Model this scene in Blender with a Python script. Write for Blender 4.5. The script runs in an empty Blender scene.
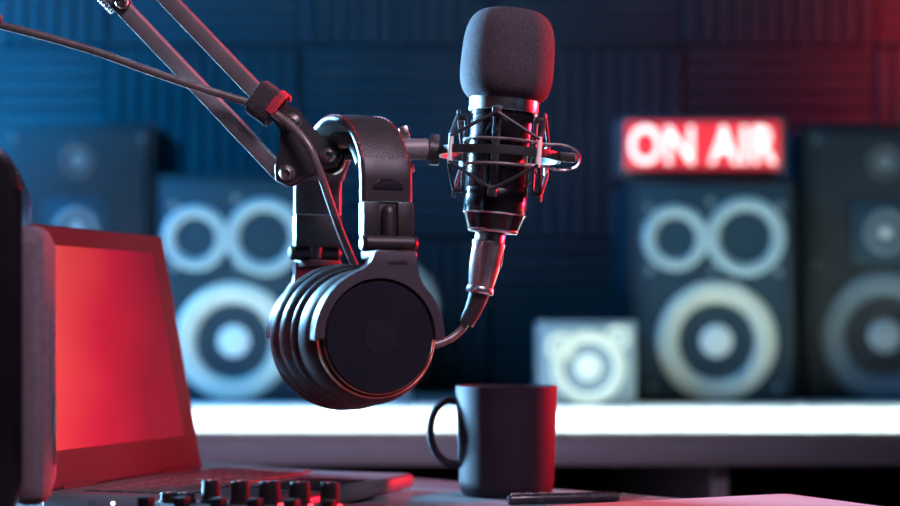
import bpy, bmesh, math, random
from mathutils import Vector, Matrix
random.seed(7)
PI = math.pi
R = math.radians
SC = bpy.context.scene
COL = SC.collection
EYE = 0.8875          # height of the eye above the floor (m)
DESK = 0.75
F, YH = 1800.0, 330.0

def P(px, py, d):
    """a point of the place, measured from the photograph at distance d"""
    return Vector(((px - 450) / F * d, d, EYE + (YH - py) / F * d))

# ---------------------------------------------------------------- materials
def mat(name, color, rough=0.5, metal=0.0, spec=0.5, bump=0.0, bscale=200.0, var=0.0, vscale=30.0,
        emit=None, estr=0.0, coat=0.0, sheen=0.0, kind='noise'):
    m = bpy.data.materials.new(name); m.use_nodes = True
    nt = m.node_tree; b = nt.nodes['Principled BSDF']
    b.inputs['Base Color'].default_value = (*color, 1)
    b.inputs['Roughness'].default_value = rough
    b.inputs['Metallic'].default_value = metal
    b.inputs['Specular IOR Level'].default_value = spec
    b.inputs['Coat Weight'].default_value = coat
    b.inputs['Sheen Weight'].default_value = sheen
    tc = nt.nodes.new('ShaderNodeTexCoord')
    if var > 0:
        n = nt.nodes.new('ShaderNodeTexNoise'); n.inputs['Scale'].default_value = vscale
        n.inputs['Detail'].default_value = 5
        nt.links.new(tc.outputs['Object'], n.inputs['Vector'])
        r = nt.nodes.new('ShaderNodeValToRGB')
        r.color_ramp.elements[0].position = 0.3; r.color_ramp.elements[1].position = 0.7
        r.color_ramp.elements[0].color = (*[c * (1 - var) for c in color], 1)
        r.color_ramp.elements[1].color = (*[min(1, c * (1 + var)) for c in color], 1)
        nt.links.new(n.outputs['Fac'], r.inputs['Fac']); nt.links.new(r.outputs['Color'], b.inputs['Base Color'])
        mr = nt.nodes.new('ShaderNodeMapRange')
        mr.inputs['To Min'].default_value = max(0.02, rough - .06); mr.inputs['To Max'].default_value = min(1, rough + .06)
        nt.links.new(n.outputs['Fac'], mr.inputs['Value']); nt.links.new(mr.outputs['Result'], b.inputs['Roughness'])
    if bump > 0:
        if kind == 'voronoi':
            t = nt.nodes.new('ShaderNodeTexVoronoi'); out = 'Distance'
        else:
            t = nt.nodes.new('ShaderNodeTexNoise'); t.inputs['Detail'].default_value = 4; out = 'Fac'
        t.inputs['Scale'].default_value = bscale
        nt.links.new(tc.outputs['Object'], t.inputs['Vector'])
        bp = nt.nodes.new('ShaderNodeBump'); bp.inputs['Strength'].default_value = bump
        bp.inputs['Distance'].default_value = 0.001
        nt.links.new(t.outputs[out], bp.inputs['Height']); nt.links.new(bp.outputs['Normal'], b.inputs['Normal'])
    if emit:
        b.inputs['Emission Color'].default_value = (*emit, 1); b.inputs['Emission Strength'].default_value = estr
    return m

M = {}
M['wall'] = mat('wall_paint', (.035, .035, .04), .9, var=.1, vscale=4)
M['foam_panel'] = mat('acoustic_foam', (.034, .034, .038), .95, spec=.06, bump=.4, bscale=300, var=.12, vscale=8)
M['floor'] = mat('floor_vinyl', (.06, .055, .055), .6, var=.25, vscale=6)
M['ceiling'] = mat('ceiling_paint', (.08, .08, .085), .9, var=.05, vscale=5)
M['shelf'] = mat('shelf_laminate', (.72, .73, .74), .4, var=.04, vscale=12)
M['rail'] = mat('grey_rail', (.50, .48, .54), .5, var=.05, vscale=14)
M['shelf_dark'] = mat('shelf_inner', (.05, .05, .06), .7, var=.1, vscale=10)
M['desk'] = mat('desk_laminate', (.15, .155, .165), .36, var=.06, vscale=14, spec=.5)
M['metal_dark'] = mat('dark_steel', (.06, .06, .062), .35, metal=.9, var=.2, vscale=40)
M['arm'] = mat('satin_black_coat', (.165, .145, .145), .45, metal=.1, bump=.15, bscale=900, var=.15, vscale=60)
M['plate'] = mat('black_coat', (.02, .02, .022), .45, bump=.1, bscale=900, var=.1, vscale=60)
M['steel'] = mat('brushed_steel', (.62, .58, .55), .28, metal=1, var=.15, vscale=120)
M['chrome'] = mat('chrome', (.82, .82, .84), .26, metal=1, var=.05, vscale=80)
M['nickel'] = mat('satin_nickel', (.62, .54, .52), .3, metal=1, var=.1, vscale=150)
M['gold'] = mat('rose_gold_trim', (.75, .45, .32), .25, metal=1, var=.08, vscale=90)
M['rubber'] = mat('black_rubber', (.018, .018, .02), .5, bump=.1, bscale=500, var=.1, vscale=50)
M['cable'] = mat('cable_jacket', (.12, .095, .09), .28, spec=.6, bump=.08, bscale=700, var=.12, vscale=60)
M['mic_body'] = mat('mic_black_satin', (.008, .008, .010), .2, metal=.1, var=.15, vscale=60)
M['foam'] = mat('windscreen_foam', (.056, .047, .054), .95, spec=.15, bump=.4, bscale=900, var=.35, vscale=700)
M['leather'] = mat('headband_leather', (.034, .028, .028), .42, bump=.35, bscale=800, kind='voronoi', var=.15, vscale=80)
M['leather_in'] = mat('cushion_leather', (.055, .055, .058), .5, bump=.25, bscale=800, kind='voronoi', var=.1, vscale=60)
M['pad'] = mat('ear_pad_leather', (.012, .012, .015), .30, bump=.35, bscale=260, var=.12, vscale=50, spec=.6)
M['plastic'] = mat('matte_black_plastic', (.020, .017, .019), .45, bump=.12, bscale=1200, var=.08, vscale=50)
M['yoke'] = mat('satin_plum_plastic', (.050, .042, .052), .42, bump=.1, bscale=1200, var=.08, vscale=50)
M['gloss'] = mat('gloss_cap', (.014, .013, .019), .22, var=.1, vscale=20, spec=.4)
M['logo'] = mat('cap_disc', (.015, .014, .020), .3, var=.08, vscale=30)
M['stitch'] = mat('red_thread', (.55, .02, .03), .6, bump=.3, bscale=900)
M['velcro'] = mat('velcro', (.05, .045, .05), .9, bump=.8, bscale=900, var=.3, vscale=300)
M['velcro_red'] = mat('velcro_red', (.4, .02, .035), .85, bump=.8, bscale=900, var=.25, vscale=300)
M['mug'] = mat('matte_ceramic', (.020, .015, .023), .62, spec=.08, var=.1, vscale=30, bump=.06, bscale=300)
M['laptop'] = mat('laptop_shell', (.17, .16, .17), .4, metal=.4, var=.06, vscale=30)
M['bezel'] = mat('laptop_bezel', (.034, .026, .03), .6, spec=.08, var=.05, vscale=20)
M['keys'] = mat('laptop_keys', (.085, .08, .085), .5, var=.08, vscale=80)
M['port'] = mat('port_plastic', (.5, .45, .46), .5, var=.05, vscale=80)
M['speaker_box'] = mat('speaker_cabinet', (.013, .016, .021), .55, spec=.25, var=.12, vscale=12, bump=.1, bscale=200)
M['speaker_face'] = mat('speaker_baffle', (.013, .032, .048), .55, spec=.2, var=.1, vscale=12)
M['cone_pale'] = mat('pale_cone_ring', (.64, .60, .49), .55, var=.08, vscale=30)
M['cone_grey'] = mat('grey_cone_ring', (.25, .33, .35), .5, var=.08, vscale=30)
M['cone_bright'] = mat('white_cone', (.85, .83, .74), .5, var=.03, vscale=30)
M['cone_dim'] = mat('dim_cone_ring', (.12, .15, .17), .5, spec=.3, var=.08, vscale=30)
M['cone_dark'] = mat('dark_cone', (.04, .045, .055), .55, var=.12, vscale=30)
M['dome'] = mat('dust_cap', (.30, .32, .33), .35, var=.08, vscale=30)
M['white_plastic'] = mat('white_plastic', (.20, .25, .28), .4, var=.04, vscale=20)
M['near_box'] = mat('near_speaker_gloss', (.012, .011, .014), .22, var=.1, vscale=20, coat=.3)
M['paper'] = mat('paper', (.42, .24, .235), .75, var=.03, vscale=30, bump=.05, bscale=400)  # pink light on the pages is put into their base colour
M['cover'] = mat('notebook_cover', (.25, .22, .24), .6, var=.1, vscale=40)
M['pen'] = mat('pen_barrel', (.018, .018, .024), .25, var=.1, vscale=60)
M['mixer'] = mat('mixer_panel', (.05, .045, .05), .4, metal=.3, var=.12, vscale=60)
M['knob'] = mat('knob_plastic', (.008, .008, .010), .7, spec=.12, bump=.1, bscale=400, var=.1, vscale=90)
M['red_led'] = mat('red_led', (.3, .01, .01), .4, emit=(1, .03, .05), estr=5)
M['white_led'] = mat('white_led', (.8, .8, .8), .4, emit=(1, .85, .85), estr=5)
M['sign_red'] = mat('sign_face', (.5, .02, .03), .4, emit=(1, .035, .06), estr=.62, var=.05, vscale=10)
M['sign_white'] = mat('sign_letters', (.9, .85, .8), .4, emit=(1, .80, .72), estr=1.35)
M['sign_frame'] = mat('sign_frame', (.06, .05, .06), .45, var=.1, vscale=30)

def fabric_mat():
    m = mat('speaker_cloth', (.18, .14, .165), .85, var=.15, vscale=200)
    nt = m.node_tree; b = nt.nodes['Principled BSDF']; tc = nt.nodes.new('ShaderNodeTexCoord')
    hs = []
    for ax in ('Z', 'Y'):
        w = nt.nodes.new('ShaderNodeTexWave'); w.bands_direction = ax; w.inputs['Scale'].default_value = 120
        nt.links.new(tc.outputs['Object'], w.inputs['Vector']); hs.append(w)
    mx = nt.nodes.new('ShaderNodeMath'); mx.operation = 'MULTIPLY'
    nt.links.new(hs[0].outputs['Fac'], mx.inputs[0]); nt.links.new(hs[1].outputs['Fac'], mx.inputs[1])
    bp = nt.nodes.new('ShaderNodeBump'); bp.inputs['Strength'].default_value = 1; bp.inputs['Distance'].default_value = .001
    nt.links.new(mx.outputs[0], bp.inputs['Height']); nt.links.new(bp.outputs['Normal'], b.inputs['Normal'])
    return m
M['cloth'] = fabric_mat()

def screen_mat():
    """the picture shown on the laptop: warm red, brighter at its upper left, soft map-like shapes low down"""
    m = mat('laptop_picture', (.02, .008, .01), .4, spec=.05)
    nt = m.node_tree; b = nt.nodes['Principled BSDF']; tc = nt.nodes.new('ShaderNodeTexCoord')
    sep = nt.nodes.new('ShaderNodeSeparateXYZ'); nt.links.new(tc.outputs['UV'], sep.inputs[0])
    n = nt.nodes.new('ShaderNodeTexNoise'); n.inputs['Scale'].default_value = 2.6; n.inputs['Detail'].default_value = 4
    nt.links.new(tc.outputs['UV'], n.inputs['Vector'])
    def math_(op, a, bb):
        k = nt.nodes.new('ShaderNodeMath'); k.operation = op
        for i, v in enumerate((a, bb)):
            if isinstance(v, (int, float)): k.inputs[i].default_value = v
            else: nt.links.new(v, k.inputs[i])
        return k.outputs[0]
    u, v = sep.outputs['X'], sep.outputs['Y']
    t = math_('ADD', math_('MULTIPLY', u, -1.0), math_('MULTIPLY', v, .35))
    t = math_('ADD', t, math_('MULTIPLY', n.outputs['Fac'], .35))
    t = math_('ADD', t, .50)
    r = nt.nodes.new('ShaderNodeValToRGB')
    e = r.color_ramp.elements
    e[0].position = .0; e[0].color = (.14, .008, .028, 1)
    e[1].position = 1; e[1].color = (.88, .16, .11, 1)
    x = e.new(.35); x.color = (.48, .012, .045, 1)
    x = e.new(.62); x.color = (.70, .055, .065, 1)
    nt.links.new(t, r.inputs['Fac'])
    nt.links.new(r.outputs['Color'], b.inputs['Emission Color']); b.inputs['Emission Strength'].default_value = .72
    return m
M['screen'] = screen_mat()

# ---------------------------------------------------------------- mesh helpers
def box(bm, c, s, rot=None, bevel=0.0, seg=2):
    r = bmesh.ops.create_cube(bm, size=1.0)
    vs = r['verts']
    m = Matrix.Translation(Vector(c)) @ (rot.to_4x4() if rot else Matrix.Identity(4)) @ Matrix.Diagonal((*s, 1))
    bmesh.ops.transform(bm, matrix=m, verts=vs)
    if bevel > 0:
        es = {e for v in vs for e in v.link_edges}
        bmesh.ops.bevel(bm, geom=list(es), offset=bevel, segments=seg, profile=.5, affect='EDGES')

def basis(d):
    d = d.normalized()
    up = Vector((0, 0, 1)) if abs(d.z) < .95 else Vector((1, 0, 0))
    a = up.cross(d).normalized(); b = d.cross(a)
    return a, b, d

def lathe(bm, prof, seg=32, mtx=None, sx=1.0, sy=1.0, closed=False):
    """profile of (radius, height) turned about z"""
    mtx = mtx or Matrix.Identity(4)
    rings = []
    for r, z in prof:
        if r < 1e-6:
            rings.append([bm.verts.new(mtx @ Vector((0, 0, z)))])
        else:
            rings.append([bm.verts.new(mtx @ Vector((r * sx * math.cos(2 * PI * i / seg), r * sy * math.sin(2 * PI * i / seg), z))) for i in range(seg)])
    pairs = list(zip(rings, rings[1:]))
    if closed: pairs.append((rings[-1], rings[0]))
    for a, b in pairs:
        for i in range(seg):
            j = (i + 1) % seg
            if len(a) == 1 and len(b) == 1: continue
            if len(a) == 1: bm.faces.new((a[0], b[j], b[i]))
            elif len(b) == 1: bm.faces.new((a[i], a[j], b[0]))
            else: bm.faces.new((a[i], a[j], b[j], b[i]))
    return rings

def align(p0, p1):
    a, b, d = basis(p1 - p0)
    m = Matrix((a, b, d)).transposed().to_4x4(); m.translation = p0
    return m

def rod(bm, p0, p1, r0, r1=None, seg=16, ch=0.0):
    p0, p1 = Vector(p0), Vector(p1); L = (p1 - p0).length
    r1 = r0 if r1 is None else r1
    pr = [(0, 0), (r0 - ch, 0), (r0, ch), (r1, L - ch), (r1 - ch, L), (0, L)] if ch > 0 else [(0, 0), (r0, 0), (r1, L), (0, L)]
    lathe(bm, pr, seg, align(p0, p1))

def catmull(pts, n=10):
    pts = [Vector(p) for p in pts]; out = []
    q = [pts[0] * 2 - pts[1]] + pts + [pts[-1] * 2 - pts[-2]]
    for i in range(1, len(q) - 2):
        p0, p1, p2, p3 = q[i - 1:i + 3]
        for k in range(n):
            t = k / n
            out.append(.5 * (2 * p1 + (p2 - p0) * t + (2 * p0 - 5 * p1 + 4 * p2 - p3) * t * t + (3 * p1 - p0 - 3 * p2 + p3) * t ** 3))
    out.append(pts[-1])
    return out

def tube(bm, pts, r, seg=10, closed=False, cap=True):
    pts = [Vector(p) for p in pts]; n = len(pts); rings = []
    a = None
    for i, p in enumerate(pts):
        if closed: t = (pts[(i + 1) % n] - pts[i - 1]).normalized()
        else: t = (pts[min(i + 1, n - 1)] - pts[max(i - 1, 0)]).normalized()
        if a is None: a = basis(t)[0]
        a = (a - t * a.dot(t)).normalized(); b = t.cross(a)
        rr = r(i / (n - 1)) if callable(r) else r
        rings.append([bm.verts.new(p + a * rr * math.cos(2 * PI * k / seg) + b * rr * math.sin(2 * PI * k / seg)) for k in range(seg)])
    prs = list(zip(rings, rings[1:]))
    if closed: prs.append((rings[-1], rings[0]))
    for A, B in prs:
        for k in range(seg):
            bm.faces.new((A[k], A[(k + 1) % seg], B[(k + 1) % seg], B[k]))
    if cap and not closed:
        bm.faces.new(rings[0][::-1]); bm.faces.new(rings[-1])

def prism(bm, poly, y0, y1, mtx=None, bevel=0.0):
    """polygon in (x, z), thick from y0 to y1"""
    mtx = mtx or Matrix.Identity(4)
    a = [bm.verts.new(mtx @ Vector((x, y0, z))) for x, z in poly]
    b = [bm.verts.new(mtx @ Vector((x, y1, z))) for x, z in poly]
    n = len(poly); fa = bm.faces.new(a); fb = bm.faces.new(b[::-1])
    for i in range(n): bm.faces.new((a[i], b[i], b[(i + 1) % n], a[(i + 1) % n]))
    if bevel > 0:
        es = list(set(list(fa.edges) + list(fb.edges)))
        bmesh.ops.bevel(bm, geom=es, offset=bevel, segments=2, profile=.5, affect='EDGES')

def sweep(bm, path, nrm, width, th, xdir=Vector((1, 0, 0)), puff=0.0, rnd=.3, closed_ends=True):
    """a strap: rounded flat section carried along a path; nrm gives the outward direction at each point"""
    rings = []
    k = 5
    for p, n in zip(path, nrm):
        sec = []
        hw, ht = width / 2, th / 2; r = min(ht, hw) * rnd * 2 * .99 if rnd < .5 else ht * .99
        for cx, cn, a0 in ((hw - r, ht - r, 0), (-hw + r, ht - r, 90), (-hw + r, -ht + r, 180), (hw - r, -ht + r, 270)):
            for i in range(k):
                a = R(a0 + 90 * i / (k - 1)); sec.append((cx + r * math.cos(a), cn + r * math.sin(a)))
            if a0 in (0, 180):
                for f in (.5, 0, -.5):
                    s = 1 if a0 == 0 else -1
                    sec.append((s * f * (hw - r) * 1.0, s * (ht + puff * (1 - f * f))))
        rings.append([bm.verts.new(p + xdir * x + n * y) for x, y in sec])
    m = len(rings[0])
    for A, B in zip(rings, rings[1:]):
        for i in range(m): bm.faces.new((A[i], A[(i + 1) % m], B[(i + 1) % m], B[i]))
    if closed_ends:
        bm.faces.new(rings[0][::-1]); bm.faces.new(rings[-1])

# ---------------------------------------------------------------- object helpers
def link_mesh(name, bm, m, smooth=35):
    bmesh.ops.recalc_face_normals(bm, faces=bm.faces)
    me = bpy.data.meshes.new(name); bm.to_mesh(me); bm.free()
    ms = m if isinstance(m, (list, tuple)) else [m]
    for x in ms: me.materials.append(x)
    for p in me.polygons: p.use_smooth = True
    me.set_sharp_from_angle(angle=R(smooth))
    o = bpy.data.objects.new(name, me); COL.objects.link(o)
    return o

def tag(o, label=None, cat=None, group=None, kind=None):
    if label: o['label'] = label
    if cat: o['category'] = cat
    if group: o['group'] = group
    if kind: o['kind'] = kind
    return o

WM = {}     # world matrices kept by hand
def thing(name, label, cat, loc=(0, 0, 0), rotz=0.0, group=None, kind=None):
    o = bpy.data.objects.new(name, None); COL.objects.link(o)
    o.empty_display_size = .02
    o.location = loc; o.rotation_euler = (0, 0, rotz)
    WM[o] = Matrix.Translation(Vector(loc)) @ Matrix.Rotation(rotz, 4, 'Z')
    return tag(o, label, cat, group, kind)

def part(name, bm, m, parent, world=False, smooth=35, label=None):
    """mesh child; world=True when its points were laid out in world coordinates"""
    if world:
        root = parent
        while root.parent: root = root.parent
        bmesh.ops.transform(bm, matrix=WM[root].inverted(), verts=bm.verts)
    o = link_mesh(name, bm, m, smooth)
    o.parent = parent
    if label: o['label'] = label
    return o

def copy_tree(o, parent=None):
    c = o.copy(); COL.objects.link(c); c.parent = parent
    for ch in list(o.children): copy_tree(ch, c)
    return c

def struct(name, bm, m, label):
    o = link_mesh(name, bm, m); o['kind'] = 'structure'; o['label'] = label; o['category'] = name.split('_')[0]
    return o

# ================================================================= the room
XL, XR, YB, YF, ZC = -2.3, 2.3, 3.56, -1.6, 2.6
for nm, c, s, mm, lb in (
    ('wall_back', (0, YB + .05, ZC / 2), (XR - XL + .2, .1, ZC), 'wall', 'dark back wall carrying the acoustic foam panels'),
    ('wall_left', (XL - .05, (YB + YF) / 2, ZC / 2), (.1, YB - YF, ZC), 'wall', 'dark wall on the left of the studio'),
    ('wall_right', (XR + .05, (YB + YF) / 2, ZC / 2), (.1, YB - YF, ZC), 'wall', 'dark wall on the right of the studio'),
    ('wall_front', (0, YF - .05, ZC / 2), (XR - XL + .2, .1, ZC), 'wall', 'dark wall behind the viewer'),
    ('floor', (0, (YB + YF) / 2, -.05), (XR - XL + .2, YB - YF + .2, .1), 'floor', 'dark studio floor under the desks'),
    ('ceiling', (0, (YB + YF) / 2, ZC + .05), (XR - XL + .2, YB - YF + .2, .1), 'ceiling', 'dark studio ceiling')):
    bm = bmesh.new(); box(bm, c, s); struct(nm, bm, M[mm], lb)

# acoustic foam panels: square tiles with ridges, turned a quarter every other tile
PS = 193 / F * 3.5
def foam_tile(vertical):
    bm = bmesh.new(); h = PS / 2 - .0015; n = 12; pitch = 2 * h / n
    pts = [(-h, 0.0)]
    for i in range(n):
        x = -h + i * pitch
        pts += [(x + pitch * .04, .030), (x + pitch * .30, .046), (x + pitch * .70, .046), (x + pitch * .96, .030)]
    pts += [(h, 0.0)]
    lo = []; hi = []
    for x, d in pts:
        if vertical: lo.append(bm.verts.new((x, -d, -h))); hi.append(bm.verts.new((x, -d, h)))
        else: lo.append(bm.verts.new((-h, -d, x))); hi.append(bm.verts.new((h, -d, x)))
    for i in range(len(pts) - 1): bm.faces.new((lo[i], lo[i + 1], hi[i + 1], hi[i]))
    bm.faces.new(lo); bm.faces.new(hi[::-1]); bm.faces.new((lo[0], hi[0], hi[-1], lo[-1]))
    bmesh.ops.recalc_face_normals(bm, faces=bm.faces)
    me = bpy.data.meshes.new('acoustic_foam_panel'); bm.to_mesh(me); bm.free(); me.materials.append(M['foam_panel'])
    for p in me.polygons: p.use_smooth = True
    me.set_sharp_from_angle(angle=R(50))
    return me
tiles = {True: foam_tile(True), False: foam_tile(False)}
FL = {
 (0, 0): 'vertical-ridged foam wall panel in the top left corner, left of the boom arm',
 (0, 1): 'horizontal-ridged foam wall panel behind the upper ends of the two boom bars',
 (0, 2): 'vertical-ridged foam wall panel at the top, between boom arm and microphone windscreen',
 (0, 3): 'horizontal-ridged foam wall panel at the top, behind the right side of the windscreen',
 (0, 4): 'vertical-ridged foam wall panel at the top, above the lit red sign',
 (0, 5): 'horizontal-ridged foam wall panel in the red-lit top right corner',
 (1, 0): 'horizontal-ridged foam wall panel above and behind the laptop at left',
 (1, 1): 'vertical-ridged foam wall panel crossed by the cable and boom bars',
 (1, 2): 'horizontal-ridged foam wall panel behind headphone band and shock mount',
 (1, 3): 'vertical-ridged foam wall panel between the shock mount and the lit red sign',
 (1, 4): 'horizontal-ridged foam wall panel directly behind the lit red sign',
 (1, 5): 'vertical-ridged foam wall panel behind the tall dark speaker at the right edge',
 (2, 0): 'vertical-ridged foam wall panel low down behind the laptop screen',
 (2, 1): 'horizontal-ridged foam wall panel low down behind the left three-cone speaker',
 (2, 2): 'vertical-ridged foam wall panel low down, between headphones and mug',
 (2, 3): 'horizontal-ridged foam wall panel low down above the small white speaker',
 (2, 4): 'vertical-ridged foam wall panel low down behind the right three-cone speaker',
 (2, 5): 'horizontal-ridged foam wall panel low down behind the right edge speaker'}
for (r, c), lb in FL.items():
    v = (r + c) % 2 == 0
    px = 202 + 193 * (c - 1); py = 45 - 96.5 + 193 * r
    o = bpy.data.objects.new('acoustic_foam_panel', tiles[v]); COL.objects.link(o)
    p = P(px, py, 3.5); o.location = (p.x, YB, p.z)
    tag(o, lb, 'acoustic panel', 'acoustic foam panels on the back wall')

# ================================================================= back counter
SZ = EYE - 73 * 3.0 / F           # height of the counter top
YFRONT = (EYE - SZ) * F / 101.5
t = thing('studio_counter', 'long white counter along the back wall with speakers standing on it', 'counter', (0, 2.8, 0))
def cpart(name, c, s, m, bev=.002, parent=None, label=None):
    bm = bmesh.new(); box(bm, (c[0], c[1] - 2.8, c[2]), s, bevel=bev); return part(name, bm, M[m], parent or t, label=label)
YBK = 3.49
cpart('counter_top', (0, (YFRONT + YBK) / 2, SZ - .004), (4.2, YBK - YFRONT, .008), 'shelf', .002)
cpart('front_rail', (0, YFRONT + .014, SZ - .008 - .0165), (4.2, .022, .033), 'rail', .002, label='grey front rail under the white top')
for x in (-2.05, -1.2, -.38, .3275, 1.2, 2.05):
    cpart('divider', (x, (YFRONT + YBK) / 2 - .02, (SZ - .04) / 2), (.022, YBK - YFRONT - .1, SZ - .04), 'rail', .001)
cpart('back_panel', (0, YBK - .06, (SZ - .02) / 2), (4.1, .012, SZ - .02), 'shelf_dark', 0, label='dark back of the open counter bays')
cpart('bottom_board', (0, (YFRONT + YBK) / 2 + .03, .06), (4.1, YBK - YFRONT - .12, .018), 'shelf_dark', 0)

# ================================================================= speakers on the counter
def driver(parent, name, cx, cz, y, r, ring, cone, dome, rw=.28, depth=.2, dr=.27):
    """one driver seen from the front: surround ring, cone (sub-part) and dust cap (sub-part)"""
    m = Matrix.Translation((cx, y, cz)) @ Matrix.Rotation(PI / 2, 4, 'X')
    bm = bmesh.new(); ri = r * (1 - rw)
    pr = [(r, -.004), (r, .003)]
    for k in range(9):
        a = PI * k / 8; mid = (r + ri) / 2; pr.append((mid + (r - ri) / 2 * math.cos(a) * .96, .003 + r * .09 * math.sin(a)))
    pr += [(ri, .001), (ri, -.004)]
    lathe(bm, pr, 48, m)
    d = part(name, bm, M[ring], parent)
    bm = bmesh.new(); dd = r * depth; q = r * dr
    lathe(bm, [(ri * 1.01, .001), (ri * .8, -dd * .35), (q, -dd)], 40, m); lathe(bm, [(q, -dd), (0, -dd)], 40, m)
    part('cone', bm, M[cone], d)
    bm = bmesh.new()
    lathe(bm, [(q * math.cos(a), -dd + q * .55 * math.sin(a)) for a in [PI / 2 * k / 7 for k in range(8)]], 32, m)
    part('dust_cap', bm, M[dome], d)
    return d

def cabinet(name, label, cat, x0, x1, top, yf, depth, group=None, face='speaker_face', box_m='speaker_box', frame=.012):
    w = x1 - x0; h = top - SZ
    o = thing(name, label, cat, ((x0 + x1) / 2, yf, SZ), 0, group)
    bm = bmesh.new(); box(bm, (0, depth / 2 + .006, h / 2), (w, depth, h), bevel=.006); part('cabinet', bm, M[box_m], o)
    bm = bmesh.new(); box(bm, (0, .004, h / 2), (w - 2 * frame, .018, h - 2 * frame), bevel=.005); part('baffle', bm, M[face], o)
    return o, w, h

def screws(o, pts, y, r=.008, m='dome'):
    for x, z in pts:
        bm = bmesh.new(); rod(bm, (x, y + .004, z), (x, y - .004, z), r, r * .7, 14); part('corner_screw', bm, M[m], o)

def three_way(name, label, px0, px1, pyt, mids, group):
    d = 3.0; a = P(px0, pyt, d); b = P(px1, pyt, d)
    o, w, h = cabinet(name, label, 'speaker', a.x, b.x, a.z, d, .34, group)
    cx = (a.x + b.x) / 2
    for (nm, px, py, rp, ring, rw) in mids:
        p = P(px, py, d)
        driver(o, nm, p.x - cx, p.z - SZ, -.006, rp / F * d, ring, 'cone_dark', 'cone_bright' if nm == 'woofer' else 'dome', rw, .14 if nm == 'woofer' else .2, .36 if nm == 'woofer' else .3)
    q = [P(*s, d) for s in ((px0 + 17, pyt + 30), ((px0 + px1) / 2 - 4, pyt + 24), (px1 - 17, pyt + 28), (px0 + 18, pyt + 92), ((px0 + px1) / 2 - 2, pyt + 93), (px1 - 19, pyt + 94), (px0 + 20, pyt + 210), (px1 - 20, pyt + 210))]
    screws(o, [(p.x - cx, p.z - SZ) for p in q], -.005, .008, 'cone_dim')
    return o
three_way('three_way_speaker', 'black three-cone speaker standing under the lit red sign', 632, 797, 178,
    [('tweeter', 675, 238, 33, 'cone_grey', .38), ('midrange_driver', 745, 237, 40, 'cone_grey', .34), ('woofer', 716, 341, 60, 'cone_pale', .36)],
    'pair of black three-cone speakers on the counter')
three_way('three_way_speaker', 'black three-cone speaker between the laptop and the headphones', 157, 324, 175,
    [('tweeter', 196, 238, 33, 'cone_grey', .38), ('midrange_driver', 265, 237, 39, 'cone_grey', .34), ('woofer', 234, 341, 59, 'cone_pale', .36)],
    'pair of black three-cone speakers on the counter')

def tall_speaker(label, pxc, hw, pyt):
    d = 3.08; a = P(pxc - hw, pyt, d); b = P(pxc + hw, pyt, d)
    o, w, h = cabinet('tall_speaker', label, 'speaker', a.x, b.x, a.z, d, .30, 'tall dark speakers at the ends of the counter', 'speaker_box')
    cx = (a.x + b.x) / 2
    s = d / F
    bm = bmesh.new(); c = P(pxc, pyt + 108, d); box(bm, (0, -.006, c.z - SZ), (68 * s, .012, 62 * s), bevel=.005); tw = part('tweeter_plate', bm, M['speaker_face'], o)
    driver(o, 'tweeter', 0, c.z - SZ, -.013, 22 * s, 'cone_dim', 'cone_dark', 'dome', .3, .2, .5)
    c = P(pxc, pyt + 38, d); driver(o, 'super_tweeter', 0, c.z - SZ, -.006, 17 * s, 'cone_dark', 'cone_dark', 'cone_dim', .3, .2, .5)
    c = P(pxc, pyt + 212, d); driver(o, 'woofer', 0, c.z - SZ, -.006, 64 * s, 'cone_dim', 'cone_dark', 'dome', .36, .12, .33)
    screws(o, [(sx * (hw - 12) * s, P(0, pyt + yy, d).z - SZ) for sx in (-1, 1) for yy in (16, 140, 268)], -.005, .006, 'cone_dim')
tall_speaker('tall dark speaker cut off by the right edge, right of the lit sign', 884, 80, 124)
tall_speaker('tall dark blue-lit speaker behind the top of the laptop screen', 78, 76, 122)

# small white speaker
d = 2.86; a = P(538, 321, d); b = P(637, 321, d)
o, w, h = cabinet('small_speaker', 'small pale white speaker beside the mug, left of the three-cone speaker', 'speaker', a.x, b.x, a.z, d, .11, None, 'white_plastic', 'white_plastic', .008)
cx = (a.x + b.x) / 2; s = d / F
for nm, px, py, rp in (('woofer', 588, 372, 37), ('tweeter', 561, 347, 15), ('tweeter', 617, 338, 13)):
    p = P(px, py, d)
    if nm == 'woofer': p.z = SZ + 39 * s
    driver(o, nm, p.x - cx, p.z - SZ, -.006, rp * s, 'cone_pale', 'cone_bright', 'cone_bright', .22, .12, .4)

# round pale speaker mostly hidden by the headphones
d = 2.9; s = d / F; c = P(393, 304, d)
o = thing('round_speaker', 'round pale speaker on a stubby foot, mostly hidden behind the headphones', 'speaker', (c.x, d + .07, SZ))
bm = bmesh.new(); zc = c.z - SZ; rr = 46 * s
m = Matrix.Translation((0, 0, zc)) @ Matrix.Rotation(PI / 2, 4, 'X')
lathe(bm, [(0, .055), (rr * .78, .055), (rr * .95, .045), (rr, .02), (rr, -.03), (rr * .8, -.055), (0, -.06)], 48, m); part('housing', bm, M['cone_dim'], o)
bm = bmesh.new(); lathe(bm, [(.034, 0), (.034, .006), (.026, .03), (.02, zc - rr * .93), (0, zc - rr * .93)], 32); lathe(bm, [(0, 0), (.034, 0)], 32); part('foot', bm, M['white_plastic'], o)
driver(o, 'cone_unit', 0, zc, -.056, rr * .72, 'cone_grey', 'cone_dark', 'dome', .2, .15, .3)

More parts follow.
